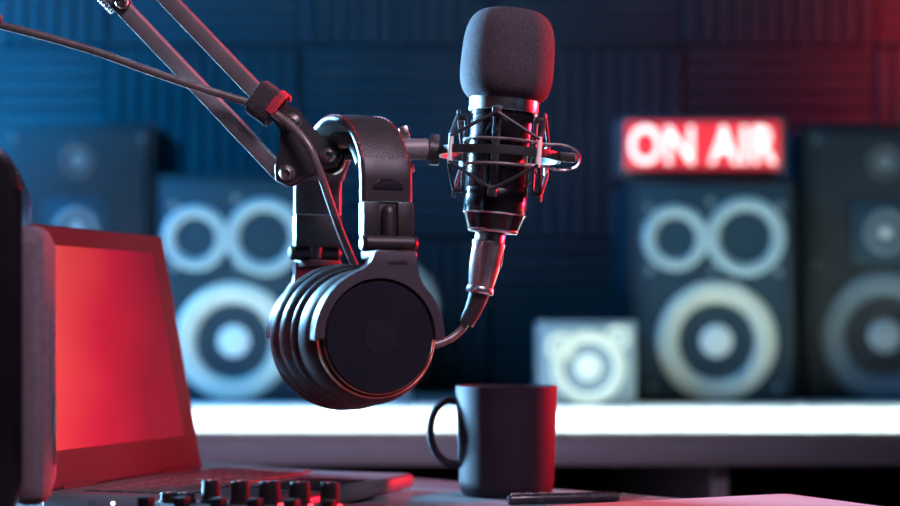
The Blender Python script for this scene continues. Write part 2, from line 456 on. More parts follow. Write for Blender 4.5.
# ================================================================= ON AIR sign
d = 3.05; a = P(620, 173, d); b = P(786, 115, d); top = P(0, 178, 3.0).z
w = b.x - a.x; h = b.z - a.z; cx = (a.x + b.x) / 2
o = thing('lit_sign', 'glowing red ON AIR sign box standing on top of the three-cone speaker', 'sign', (cx, d, top))
SF = .011
bm = bmesh.new(); box(bm, (0, .05, h / 2 + SF), (w, .09, h), bevel=.006); part('sign_case', bm, M['sign_frame'], o)
bm = bmesh.new(); box(bm, (0, .004, h / 2 + SF), (w - .020, .008, h - .018), bevel=.003); part('sign_face', bm, M['sign_red'], o)
cu = bpy.data.curves.new('sign_letters', 'FONT'); cu.body = 'ON AIR'; cu.size = .092; cu.align_x = 'CENTER'; cu.offset = .0012; cu.extrude = .002
cu.space_character = 1.06; cu.space_word = 1.0
tmp = bpy.data.objects.new('tmp', cu); COL.objects.link(tmp)
bpy.context.view_layer.update()
me = bpy.data.meshes.new_from_object(tmp.evaluated_get(bpy.context.evaluated_depsgraph_get()))
bpy.data.objects.remove(tmp); bpy.data.curves.remove(cu)
bm = bmesh.new(); bm.from_mesh(me); bpy.data.meshes.remove(me)
xs = [v.co.x for v in bm.verts]; ys = [v.co.y for v in bm.verts]
fx = (w * .885) / (max(xs) - min(xs)); fy = (h * .67) / (max(ys) - min(ys))
mx0 = (max(xs) + min(xs)) / 2; my0 = (max(ys) + min(ys)) / 2
for v in bm.verts:
    x, y, z = v.co; v.co = ((x - mx0) * fx, -.002 - z, (y - my0) * fy + h / 2 + SF)
part('letters', bm, M['sign_white'], o, label='white glowing letters ON AIR')
for sx in (-1, 1):
    bm = bmesh.new(); box(bm, (sx * w * .4, .05, SF / 2), (.02, .06, SF)); part('foot', bm, M['rubber'], o)

# ================================================================= desk in front
E0 = P(430, 479, (EYE - DESK) * F / 149); E1 = P(640, 495, (EYE - DESK) * F / 165)
u = Vector((E1.x - E0.x, E1.y - E0.y, 0)).normalized(); v = Vector((u.y, -u.x, 0))
ang = math.atan2(u.y, u.x)
c0 = E0 - u * .50                    # far left corner
UL, VL = 1.75, .85
o = thing('desk', 'grey desk top carrying laptop, mug and notebook', 'desk', (c0.x, c0.y, 0), ang)
# local: x along the far edge, y = -v (towards the viewer is -y)
bm = bmesh.new(); box(bm, (UL / 2, -VL / 2, DESK - .0125), (UL, VL, .025), bevel=.003); part('desk_top', bm, M['desk'], o)
for x in (.06, UL - .06):
    for y in (-.06, -VL + .06):
        bm = bmesh.new(); box(bm, (x, y, (DESK - .025) / 2), (.05, .05, DESK - .025), bevel=.003); part('leg', bm, M['metal_dark'], o)
DESKM = WM[o]

# ================================================================= mug
D = (EYE - DESK) * F / 165
c = P(506.5, 495, D)
o = thing('mug', 'matte dark mug with its handle to the left, on the desk under the microphone', 'mug', (c.x, c.y, DESK))
H = .0915
bm = bmesh.new()
lathe(bm, [(0, .0015), (.033, .0015), (.034, 0), (.0365, .001), (.0385, .005), (.0395, .012), (.0405, .04), (.0425, H - .002), (.0424, H - .0006), (.0415, H), (.0405, H - .0008), (.0398, H - .003), (.038, .04), (.037, .014), (.033, .006), (0, .005)], 64)
body = part('cup_body', bm, M['mug'], o)
bm = bmesh.new()
pts = catmull([(-.0395, 0, .0775), (-.050, 0, .0785), (-.0595, 0, .070), (-.0635, 0, .054), (-.060, 0, .038), (-.051, 0, .028), (-.0385, 0, .0255)], 8)
nr = []
for i, p in enumerate(pts):
    tg = (pts[min(i + 1, len(pts) - 1)] - pts[max(i - 1, 0)]).normalized(); nr.append(Vector((0, 1, 0)).cross(tg))
sweep(bm, pts, nr, .012, .0062, Vector((0, 1, 0)), rnd=.9)
part('handle', bm, M['mug'], o)

# ================================================================= laptop
A = R(19); n_ = Vector((math.cos(A), -math.sin(A), 0)); h_ = Vector((math.sin(A), math.cos(A), 0))
TH = .015
DF = (EYE - DESK - TH) * F / 137
Fp = P(199, 467, DF)
LW, LD = .262, .205
N0 = Fp - h_ * LW
# local frame: x = n_ (towards the user), y = h_ (near to far), origin at the near end of the hinge
o = thing('laptop', 'open laptop facing right with a glowing red screen, left of the headphones', 'laptop', (N0.x, N0.y, DESK), -A)
bm = bmesh.new(); box(bm, (LD / 2, LW / 2, TH / 2 + .001), (LD, LW, TH - .002), bevel=.004, seg=3); base = part('base', bm, M['laptop'], o)
for i in range(5):
    n = 12 if i < 4 else 7
    bm = bmesh.new()
    for k in range(n):
        ww = (LW - .03) / n
        box(bm, (.035 + i * .0185, .015 + (k + .5) * ww, TH + .0008), (.0155, ww - .003, .0016), bevel=.0005, seg=1)
    part('key_row', bm, M['keys'], base)
bm = bmesh.new(); box(bm, (.165, LW / 2, TH + .0003), (.055, .095, .0006)); part('trackpad', bm, M['bezel'], base)
bm = bmesh.new(); rod(bm, (.062, .001, TH * .55), (.062, -.0008, TH * .55), .0016, seg=12); part('status_light', bm, M['white_led'], base, label='small white status light')
bm = bmesh.new(); box(bm, (.135, 0, TH * .5), (.022, .003, .006), bevel=.0006, seg=1); part('port', bm, M['port'], base)
bm = bmesh.new(); box(bm, (.045, 0, TH * .5), (.008, .002, .005), bevel=.0006, seg=1); part('port', bm, M['keys'], base)
TL = R(11)
lm = Matrix.Translation((.004, 0, TH)) @ Matrix.Rotation(-TL, 4, 'Y')
PH = .211
bm = bmesh.new(); box(bm, (-.003, LW / 2, PH / 2), (.006, LW, PH), bevel=.0025, seg=3); bmesh.ops.transform(bm, matrix=lm, verts=bm.verts)
lid = part('lid', bm, M['bezel'], o)
bm = bmesh.new(); uv = bm.loops.layers.uv.new('UVMap')
y0, y1, z0, z1 = .022, LW - .026, .030, PH - .017
fs = []
vv = [bm.verts.new(lm @ Vector((.0006, y, z))) for y, z in ((y0, z0), (y1, z0), (y1, z1), (y0, z1))]
vb = [bm.verts.new(lm @ Vector((-.0008, y, z))) for y, z in ((y0, z0), (y1, z0), (y1, z1), (y0, z1))]
f = bm.faces.new(vv); bm.faces.new(vb[::-1])
for l, q in zip(f.loops, ((0, 0), (1, 0), (1, 1), (0, 1))): l[uv].uv = q
for i in range(4): bm.faces.new((vv[i], vb[i], vb[(i + 1) % 4], vv[(i + 1) % 4]))
part('screen', bm, M['screen'], lid, label='screen showing a soft red picture')
for y in (.05, LW - .05):
    bm = bmesh.new(); rod(bm, (.002, y - .025, TH + .001), (.002, y + .025, TH + .001), .0030, seg=16); part('hinge', bm, M['bezel'], o)

# ================================================================= mixer with knobs
MA = R(12)
mc = P(211, 503, 1.2)
mx = thing('audio_mixer', 'low dark audio mixer with a row of black knobs in front of the laptop', 'mixer', (mc.x, mc.y, DESK), -MA)
mh = .0225
bm = bmesh.new(); box(bm, (.038, -.052, mh / 2 + .001), (.160, .135, mh - .002), bevel=.003); body = part('mixer_body', bm, M['mixer'], mx)
def knob(x, y, r, hh, led=True):
    bm = bmesh.new()
    pr = [(0, mh), (r * 1.08, mh), (r * 1.08, mh + .0015), (r * .98, mh + .002), (r * .92, mh + hh - .001), (r * .84, mh + hh), (0, mh + hh)]
    lathe(bm, pr, 28, Matrix.Translation((x, y, 0)))
    k = part('knob', bm, M['knob'], mx)
    bm = bmesh.new(); box(bm, (x, y - r * .5, mh + hh), (.0009, r * .8, .0006)); part('pointer_line', bm, M['port'], k)
    if led:
        bm = bmesh.new(); lathe(bm, [(.0018, mh), (.0018, mh + .0006), (.0012, mh + .0014), (0, mh + .0016)], 14, Matrix.Translation((x + r + .003, y - .010, 0)))
        part('indicator_light', bm, M['red_led'], mx, label='small red indicator light')
for i in range(5):
    knob(.0 + i * .0205, 0, .0075 if i in (2, 3) else .0066, .0150)
for x in (-.028, -.016): knob(x, -.004, .0062, .0068, False)
for i in range(6):
    bm = bmesh.new(); box(bm, (-.028 + i * .0245, -.05, mh + .0003), (.002, .055, .0006)); box(bm, (-.028 + i * .0245, -.045, mh + .004), (.008, .012, .0075), bevel=.001)
    part('fader', bm, M['knob'], mx)

# ================================================================= speaker at the near left
NA = R(-11)
c = P(22, 0, 1.08)
ns = thing('desk_speaker', 'dark speaker with a cloth front at the left edge, nearest the viewer', 'speaker', (c.x, 1.08, DESK), -NA)
nb, nt_ = .012, P(0, 134, 1.08).z - DESK
prof = []
W2, H2 = .152, nt_ - nb
bm = bmesh.new()
# cabinet: rounded in elevation, front edge at x=0, body going left
rc = .034
poly = []
for cx_, cz_, a0 in ((-rc, nt_ - rc, 0), (-.20 + rc, nt_ - rc, 90), (-.20 + rc, nb + rc, 180), (-rc, nb + rc, 270)):
    for k in range(9):
        a = R(a0 + 90 * k / 8); poly.append((cx_ + rc * math.cos(a), cz_ + rc * math.sin(a)))
prism(bm, poly, 0, W2, bevel=.006)
cab = part('cabinet', bm, M['near_box'], ns)
gz0, gz1 = P(0, 507, 1.1).z - DESK, P(0, 225, 1.1).z - DESK
bm = bmesh.new(); box(bm, (.004, .082, (gz0 + gz1) / 2), (.026, .134, gz1 - gz0), bevel=.011, seg=5)
gr = part('cloth_grille', bm, M['cloth'], ns, label='grey cloth grille with a small badge')
bm = bmesh.new(); box(bm, (.0172, .075, gz0 + .045), (.0016, .045, .045), bevel=.0006); part('badge', bm, M['metal_dark'], gr)
for x in (-.03, -.17):
    for y in (.025, .125):
        bm = bmesh.new(); rod(bm, (x, y, 0), (x, y, nb + .004), .009, .011, 16); part('rubber_foot', bm, M['rubber'], ns)

# ================================================================= notebook and pen
NT = .0150
dz = EYE - DESK - NT
C = P(786, 493.5, dz * F / 163.5); Lp = P(545, 505.5, dz * F / 175.5)
e1 = Vector((Lp.x - C.x, Lp.y - C.y, 0)).normalized(); e2 = Vector((-e1.y, e1.x, 0))
a1 = math.atan2(-e1.y, -e1.x)      # local +x points from left end to the far right corner
nbk = thing('notebook', 'thick pad of paper, coloured for pink light, on the desk at lower right', 'notebook', (C.x, C.y, DESK), a1)
bm = bmesh.new(); box(bm, (-.105, -.148, .001), (.212, .299, .002), bevel=.0006); part('back_cover', bm, M['cover'], nbk)
bm = bmesh.new()
rc = .008; poly = []
for cx_, cz_, a0 in ((-rc, -rc, 0), (-.21 + rc, -rc, 90), (-.21 + rc, -.297 + rc, 180), (-rc, -.297 + rc, 270)):
    for k in range(6):
        a = R(a0 + 90 * k / 5); poly.append((cx_ + rc * math.cos(a), cz_ + rc * math.sin(a)))
mm = Matrix(((1, 0, 0, 0), (0, 0, 1, 0), (0, 1, 0, 0), (0, 0, 0, 1)))
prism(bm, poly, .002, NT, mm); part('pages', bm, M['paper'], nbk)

p0 = P(508, 499.5, 1.408); p1 = P(618, 496.2, 1.432); p0.z = p1.z = DESK + .0046
dr = (p1 - p0).normalized(); L = (p1 - p0).length
pen = thing('pen', 'dark pen with a ribbed grip lying on the desk right of the mug', 'pen', (p0.x, p0.y, DESK), math.atan2(dr.y, dr.x))
m = Matrix.Translation((0, 0, .0046)) @ Matrix.Rotation(PI / 2, 4, 'Y')
bm = bmesh.new(); lathe(bm, [(0, 0), (.0034, 0), (.0042, .002), (.0044, .02), (.0045, L * .74), (0, L * .74)], 24, m); part('barrel', bm, M['pen'], pen)
bm = bmesh.new(); pr = [(0, L * .74)]
for k in range(7):
    z = L * .74 + k * .003; pr += [(.0046, z), (.0046, z + .0018), (.0040, z + .0019), (.0040, z + .0029)]
pr += [(.0036, L), (0, L)]
lathe(bm, pr, 24, m); part('grip', bm, M['rubber'], pen)
bm = bmesh.new(); lathe(bm, [(0, L), (.0034, L), (.0030, L + .006), (.0008, L + .020), (.0006, L + .023), (0, L + .023)], 20, m); part('tip', bm, M['steel'], pen)
bm = bmesh.new(); box(bm, (.020, -.0012, .0094), (.036, .0026, .001), bevel=.0004); part('clip', bm, M['steel'], pen)

# ================================================================= boom arm
DA = 1.34
cl = DESKM @ Vector((.30, -VL + .02, DESK))
boom = thing('boom_arm', 'black scissor boom arm with two parallel bars reaching in from upper left', 'boom arm', (cl.x, cl.y, DESK))
yv = Vector((0, 1, 0))
def bar(name, a, b, w, dep, parent=boom, m='arm'):
    bm = bmesh.new(); d_ = (b - a).normalized(); s_ = yv - d_ * yv.dot(d_); s_.normalize(); t_ = d_.cross(s_)
    rm = Matrix((t_, s_, d_)).transposed() @ Matrix.Rotation(R(10), 3, 'Z')
    box(bm, (a + b) / 2, (w, dep, (b - a).length), rm, bevel=.0012)
    return part(name, bm, M[m], parent, world=True)
def bolt(c, r=.0046, parent=boom, y=-.012, name='bolt'):
    bm = bmesh.new(); c = Vector(c) + Vector((0, y, 0))
    mtx = Matrix.Translation(c) @ Matrix.Rotation(PI / 2, 4, 'X')
    lathe(bm, [(0, -.006), (r * 1.25, -.006), (r * 1.25, .0004), (r, .0005), (r * .98, .0018), (r * .8, .003), (r * .48, .0034), (r * .45, .0014), (0, .0013)], 24, mtx)
    return part(name, bm, M['steel'], parent, world=True, label='steel screw head')
e_lo = P(-66, -192, DA); e_hi = P(10, -166, DA)
bar('bar', P(284, 177, DA), e_lo, .0113, .012)
bar('bar', P(268, 104, DA), e_hi, .0118, .012)
bolt(P(124, 4, DA), .0052, y=-.008)
# spring along the lower bar, above its bolt
bm = bmesh.new(); a = P(121, 7, DA) + Vector((-.004, 0, -.003)); b = P(-40, -163, DA) + Vector((-.004, 0, -.003))
ax, bx, dx = basis(b - a); Ls = (b - a).length; pts = []
for k in range(60 * 10 + 1):
    tt = k / 600; an = 2 * PI * 60 * tt
    pts.append(a + dx * Ls * tt + ax * .0042 * math.cos(an) + bx * .0042 * math.sin(an))
tube(bm, pts, .0008, 6); part('spring', bm, M['chrome'], boom, world=True)
# elbow and lower arm down to the desk clamp, outside the picture
el = P(-28, -180, DA)
bm = bmesh.new(); rod(bm, el + Vector((0, -.016, 0)), el + Vector((0, .016, 0)), .034, ch=.002, seg=32); part('elbow_joint', bm, M['plate'], boom, world=True)
post = Vector((cl.x, cl.y, DESK + .09))
s1 = Vector((.015, .0, .0)); d_ = (el - post)
bar('lower_bar', post - s1, el - s1, .0125, .012); bar('lower_bar', post + s1, el + s1, .0125, .012)
bm = bmesh.new(); rod(bm, (cl.x, cl.y, DESK + .006), post, .011, seg=20); rod(bm, post + Vector((0, -.02, 0)), post + Vector((0, .02, 0)), .024, seg=24); part('swivel_post', bm, M['metal_dark'], boom, world=True)
bm = bmesh.new(); box(bm, (cl.x, cl.y, DESK + .006), (.05, .05, .010), bevel=.002)
jaw = DESKM @ Vector((.30, -VL - .014, DESK - .03)); rz = Matrix.Rotation(ang, 3, 'Z')
box(bm, jaw, (.03, .010, .085), rz, bevel=.002); jl = DESKM @ Vector((.30, -VL + .016, DESK - .055)); box(bm, jl, (.03, .06, .010), rz, bevel=.002)
part('clamp', bm, M['metal_dark'], boom, world=True)
# joint plates
def plate(y0, y1):
    bm = bmesh.new()
    poly = [(268, 99), (284, 104), (300, 112), (311, 126), (322, 138), (338, 146), (343, 157), (337, 168), (322, 172), (306, 176), (296, 184), (286, 186), (277, 181), (276, 168), (281, 150), (283, 132), (272, 120), (262, 110)]
    pl = [((px - 450) / F * DA, EYE + (YH - py) / F * DA) for px, py in poly]
    prism(bm, pl, DA + y0, DA + y1, bevel=.0007)
    return part('joint_plate', bm, M['plate'], boom, world=True)
plate(-.0125, -.0085); plate(.0085, .0125)
bm = bmesh.new(); box(bm, P(288, 142, DA), (.0012, .021, .014), Matrix.Rotation(R(8), 3, 'Y')); part('spacer', bm, M['steel'], boom, world=True)
for px, py in ((288, 175), (330, 157), (294, 124)): bolt(P(px, py, DA), .0052, y=-.0135)
# tilting head and the rod that carries the shock mount
bm = bmesh.new(); rod(bm, P(331, 160, DA) + Vector((0, -.0083, 0)), P(331, 160, DA) + Vector((0,   .0083, 0)), .0108, ch=.001, seg=28)
rod(bm, P(336, 155, DA), P(364, 153, DA), .0046, seg=18); hd = part('tilt_head', bm, M['metal_dark'], boom, world=True)
bm = bmesh.new(); rod(bm, P(360, 153, DA), P(404, 150, DA + .004), .0050, ch=.0006, seg=24)
rod(bm, P(402, 149.5, DA + .004), P(428, 149, DA + .008), .0080, ch=.0012, seg=28)
part('mount_rod', bm, M['arm'], boom, world=True)
bm = bmesh.new(); q = P(404, 149.5, DA + .012)
box(bm, q + Vector((0, .006, .013)), (.007, .005, .010), Matrix.Rotation(R(-14), 3, 'Y'), bevel=.001); box(bm, q + Vector((.004, .006, -.012)), (.006, .005, .010), Matrix.Rotation(R(-14), 3, 'Y'), bevel=.001)
rod(bm, q + Vector((0, -.004, 0)), q + Vector((0, .012, 0)), .009, seg=18)
part('wing_nut', bm, M['steel'], boom, world=True)

# ================================================================= microphone
DM = 1.35; S = DM / F
TILT = R(5.0)
mo = P(499.5, 155, DM)
MT = Matrix.Translation(mo) @ Matrix.Rotation(TILT, 4, 'Y')
mic = thing('microphone', 'black condenser microphone with a grey foam windscreen, held in the shock mount', 'microphone', (mo.x, mo.y, EYE + (YH - 233) / F * DM))
def mpart(name, prof, m, seg=48, parent=mic, label=None):
    bm = bmesh.new(); lathe(bm, [(r * S, z * S) for r, z in prof], seg, MT); return part(name, bm, M[m], parent, world=True, label=label)
mb = mpart('mic_body', [(0, 45), (31, 45), (32.3, 44), (32.5, 38), (31.6, 37), (31.6, -34), (31.2, -34.6), (31.2, -35.4), (31.6, -36), (31.4, -59), (30.6, -61), (25, -76), (23.5, -78), (15.5, -79), (15.5, -76), (0, -76)], 'mic_body', 64)
mpart('chrome_ring', [(30, 42), (34.4, 42), (34.8, 43), (34.8, 57), (34, 58), (30, 58)], 'chrome', 64, label='polished chrome ring')
mpart('edge_trim', [(31.3, -58.4), (31.9, -59.2), (31.3, -60.4), (30.4, -60.6)], 'chrome', 64)
mpart('edge_trim', [(25.6, -75.0), (25.4, -76.4), (23.6, -78.2), (23.0, -77.6)], 'chrome', 64)
# foam windscreen: a soft rounded block of revolution
bm = bmesh.new(); prof = []
for k in range(33):
    a = -PI / 2 + PI * k / 32
    ca, sa = math.cos(a), math.sin(a)
    e = .46
    x = abs(ca) ** e * (1 if ca >= 0 else -1); z = abs(sa) ** .62 * (1 if sa >= 0 else -1)
    rad = 46.5 * max(0, x) * (1 - .035 * z - .012 * (z > 0) * z)
    prof.append((max(0, rad), 98 + z * 47.5))
prof[0] = (0, prof[0][1] + 1); prof[-1] = (0, prof[-1][1])
lathe(bm, [(r * S, z * S) for r, z in prof], 72, MT)
fo = part('windscreen', bm, M['foam'], mic, world=True, smooth=80, label='soft grey foam windscreen')

# ================================================================= shock mount
sm = thing('shock_mount', 'black spider shock mount with elastic cords around the microphone', 'shock mount', (mo.x, mo.y, mo.z - 46 * S))
ST = Matrix.Translation(mo) @ Matrix.Rotation(R(3.4), 4, 'Y')
def sp(ang_, rad, z): return ST @ Vector((rad * S * math.cos(R(ang_)), rad * S * math.sin(R(ang_)), z * S))
def ringpart(name, rad, z, rw, rh, m, parent=sm):
    bm = bmesh.new(); lathe(bm, [((rad - rw) * S, (z - rh) * S), ((rad + rw) * S, (z - rh) * S), ((rad + rw * 1.1) * S, z * S), ((rad + rw) * S, (z + rh) * S), ((rad - rw) * S, (z + rh) * S)], 72, ST, closed=True)
    return part(name, bm, M[m], parent, world=True)
RO = 60
ringpart('outer_ring', RO, 0, 1.7, 4.2, 'plate')
bm = bmesh.new()
for z in (13, -11.5): tube(bm, [sp(a, 36, z) for a in range(0, 360, 6)], 1.5 * S, 8, closed=True)
part('inner_ring', bm, M['arm'], sm, world=True)
HK = [-98, -8, 82, 172]; PO = [-53, 37, 127, 217]
for a in HK:
    bm = bmesh.new()
    rt = Matrix.Rotation(R(3.4), 3, 'Y') @ Matrix.Rotation(R(a), 3, 'Z')
    box(bm, sp(a, 35.5, 0), (2.2 * S, 8 * S, 72 * S), rt, bevel=.0006)
    for z in (35.5, -37):
        box(bm, sp(a, 39.5, z), (9 * S, 9 * S, 6 * S), rt, bevel=.001); box(bm, sp(a, 43.5, z + (3.5 if z > 0 else -3.5)), (3 * S, 9 * S, 9 * S), rt, bevel=.001)
    br = part('hook_bracket', bm, M['plate'], sm, world=True)
    for z in (19, -15):
        bm = bmesh.new(); rod(bm, sp(a, 35, z), sp(a, 38.5, z), 3.2 * S, 2.2 * S, 14); part('screw', bm, M['metal_dark'], br, world=True)
for a in PO:
    bm = bmesh.new(); rod(bm, sp(a, RO + 1.5, -15), sp(a, RO + 1.5, 15), 2.6 * S, seg=16, ch=.0006); part('cord_post', bm, M['cone_bright'], sm, world=True, label='cord post coloured pale for its highlight')  # pale colour stands in for light caught on the metal posts
for sg, nm in ((1, 'elastic_cord'), (-1, 'elastic_cord')):
    pts = []
    for k in range(4):
        pts.append(sp(HK[k], 44, sg * 38)); pts.append(sp(PO[k], RO + 3.5, sg * 12))
    full = []
    for i in range(8):
        a, b = pts[i], pts[(i + 1) % 8]
        for f_ in (.03, .2, .5, .8, .97): full.append(a.lerp(b, f_))
    bm = bmesh.new(); tube(bm, full, 1.8 * S, 8, closed=True); part(nm, bm, M['rubber'], sm, world=True)
# wire spring loop at the right side
bm = bmesh.new()
lp = [sp(-50, 38, 13), sp(-28, 48, 11), sp(-14, 62, 12), sp(-8, 76, 8), sp(-6, 80, 0), sp(-8, 76, -9), sp(-14, 62, -13), sp(-28, 48, -11), sp(-50, 38, -11)]
tube(bm, catmull(lp, 8), 1.6 * S, 8); part('spring_clip', bm, M['steel'], sm, world=True)
bm = bmesh.new(); box(bm, sp(-14, RO + 9, 0), (17 * S, 12 * S, 9 * S), Matrix.Rotation(R(3.4), 3, 'Y'), bevel=.001); part('clip_block', bm, M['plate'], sm, world=True)
# clamp to the rod
q0 = P(426, 149, DM - .002); 
bm = bmesh.new(); box(bm, P(434.5, 150, DM), (.0075, .012, .0225), Matrix.Rotation(R(3.4), 3, 'Y'), bevel=.0012); rod(bm, q0, P(437, 151, DM), .0085, ch=.001, seg=24)
rod(bm, P(420, 149, DM - .0095), P(420, 149, DM - .0015), .0032, seg=16)
part('mount_socket', bm, M['plate'], sm, world=True)

# ================================================================= cable with its connector
cb = thing('microphone_cable', 'dark cable strapped to the boom arm and plugged into the microphone from below', 'cable', P(478, 330, DM))
x0, x1 = P(490.8, 232.6, DM), P(480, 291, DM)
bm = bmesh.new(); Lx = (x1 - x0).length / S
lathe(bm, [(r * S, z * S) for r, z in ((0, 0), (14.5, 0), (15, 1), (15, 9), (16.6, 10), (16.8, 12), (16.2, 14), (15.6, 34), (13.2, 50), (12.2, Lx - 4), (11.5, Lx), (0, Lx))], 36, align(x0, x1))
con = part('plug', bm, M['nickel'], cb, world=True, label='satin metal plug')
bm = bmesh.new(); lathe(bm, [(r * S, z * S) for r, z in ((10, Lx - 4), (13.2, Lx - 4), (14, Lx - 2), (14, Lx + .5), (13.2, Lx + 2.5), (10, Lx + 3))], 36, align(x0, x1)); part('plug_collar', bm, M['chrome'], con, world=True)
bm = bmesh.new(); pl = (x0 + (x1 - x0) * .45) + Vector((15.4 * S, -.001, 0)); box(bm, pl, (3 * S, 6 * S, 18 * S), Matrix.Rotation(R(9), 3, 'Y'), bevel=.0008); part('latch', bm, M['chrome'], con, world=True)
bm = bmesh.new(); bp = catmull([P(479.5, 293, DM), P(474, 308, DM), P(466, 324, DM)], 6)
tube(bm, bp, lambda t: (10.2 - 2.6 * t) * S, 20); part('strain_relief', bm, M['rubber'], cb, world=True)
path = [(-40, 14, 1.30), (0, 25, 1.305), (50, 38, 1.31), (100, 53, 1.315), (150, 71, 1.318), (200, 88, 1.32), (240, 100, 1.322), (268, 110, 1.322), (290, 125, 1.319), (308, 145, 1.314), (319, 170, 1.314), (332, 208, 1.320), (343, 238, 1.325), (354, 264, 1.33), (372, 305, 1.335), (400, 334, 1.338), (428, 345, 1.34), (448, 340, 1.345), (460, 331, 1.349), (467, 321, 1.35)]
pp = [P(*p) for p in path]
pp = [Vector((-1.0, 1.36, 1.10)), Vector((-.62, 1.33, 1.112))] + pp
bm = bmesh.new(); tube(bm, catmull(pp, 8), .0030, 14); part('cable_jacket', bm, M['cable'], cb, world=True)

# hook-and-loop tie round the bar and the cable
tc_ = P(268, 105, DA - .004)
tie = thing('cable_tie', 'ribbed hook-and-loop tie with a red end, holding the cable to the boom bar', 'cable tie', tc_ - Vector((0, 0, .012)))
axd = (P(284, 177, DA) - e_lo).normalized()          # along the bar
axd = Vector((.80, 0, -.60)).normalized()
px_ = Vector((axd.z, 0, -axd.x)) * -1
def tie_loop(r0, r1, y0, y1, off, wid, th, m, name, a0=0, a1=360, par=None, shift=0):
    pts = []; nn = []
    K = 40
    for k in range(K + 1):
        a = R(a0 + (a1 - a0) * k / K)
        ca, sa = math.cos(a), math.sin(a)
        ca = math.copysign(abs(ca) ** .6, ca); sa = math.copysign(abs(sa) ** .6, sa)
        pts.append(tc_ + axd * off + px_ * (r0 * ca) + Vector((0, shift + r1 * sa, 0)))
        nn.append((px_ * ca / r0 + Vector((0, sa / r1, 0))).normalized())
    bm = bmesh.new(); sweep(bm, pts, nn, wid, th, axd, rnd=.35); return part(name, bm, M[m], par or tie, world=True)
L1 = tie_loop(.0128, .0155, 0, 0, -.001, .0190, .0028, 'velcro', 'wrap', 0, 360, shift=-.002)
bm = bmesh.new()
for k in range(10):
    f_ = -.0095 + k * .0019
    box(bm, tc_ + axd * (f_ - .001) + Vector((0, -.0192, 0)), (.0009, .0016, .022), Matrix((axd, Vector((0, 1, 0)), px_)).transposed(), bevel=.0003, seg=1)
part('rib', bm, M['velcro'], L1, world=True)
tie_loop(.0146, .0176, 0, 0, .0068, .0068, .0020, 'velcro_red', 'red_end', 262, 400, shift=-.002)

# ================================================================= headphones
HR = R(22); ZB = .058
hp0 = Vector((-.0746, 1.34, EYE - ZB))
hp = thing('headphones', 'black over-ear headphones hanging from the boom arm by their headband', 'headphones', hp0, HR)
def hpart(name, bm, m, parent=hp, smooth=35, label=None):
    bmesh.ops.translate(bm, verts=bm.verts, vec=(0, 0, ZB)); return part(name, bm, M[m], parent, smooth=smooth, label=label)
def arch(f0, f1, n, ay, az, z0):
    pts, nn = [], []
    for k in range(n + 1):
        f_ = R(f0 + (f1 - f0) * k / n); pts.append(Vector((0, -ay * math.cos(f_), z0 + az * math.sin(f_))))
        nn.append(Vector((0, -math.cos(f_) / ay, math.sin(f_) / az)).normalized())
    return pts, nn
BW = .0375
pts, nn = arch(14, 166, 48, .0785, .0505, .105)
bm = bmesh.new(); sweep(bm, pts, nn, BW, .0055, rnd=.45, puff=.0012); band = hpart('headband', bm, 'leather')
bm = bmesh.new()
for sx in (-1, 1):
    for k in range(56):
        f_ = 16 + 148 * k / 55
        q, w_ = arch(f_, f_ + 1.7, 1, .0815, .0538, .105)
        bm2 = [p + Vector((sx * (BW / 2 - .0026 + (.0007 if k % 2 else 0)), 0, 0)) for p in q]; tube(bm, bm2, .00045, 6)
hpart('stitching', bm, 'stitch', band)
pts, nn = arch(20, 160, 36, .066, .0373, .105)
bm = bmesh.new(); sweep(bm, pts, nn, BW * .88, .0085, rnd=.9, puff=.0006); hpart('head_cushion', bm, 'leather_in')

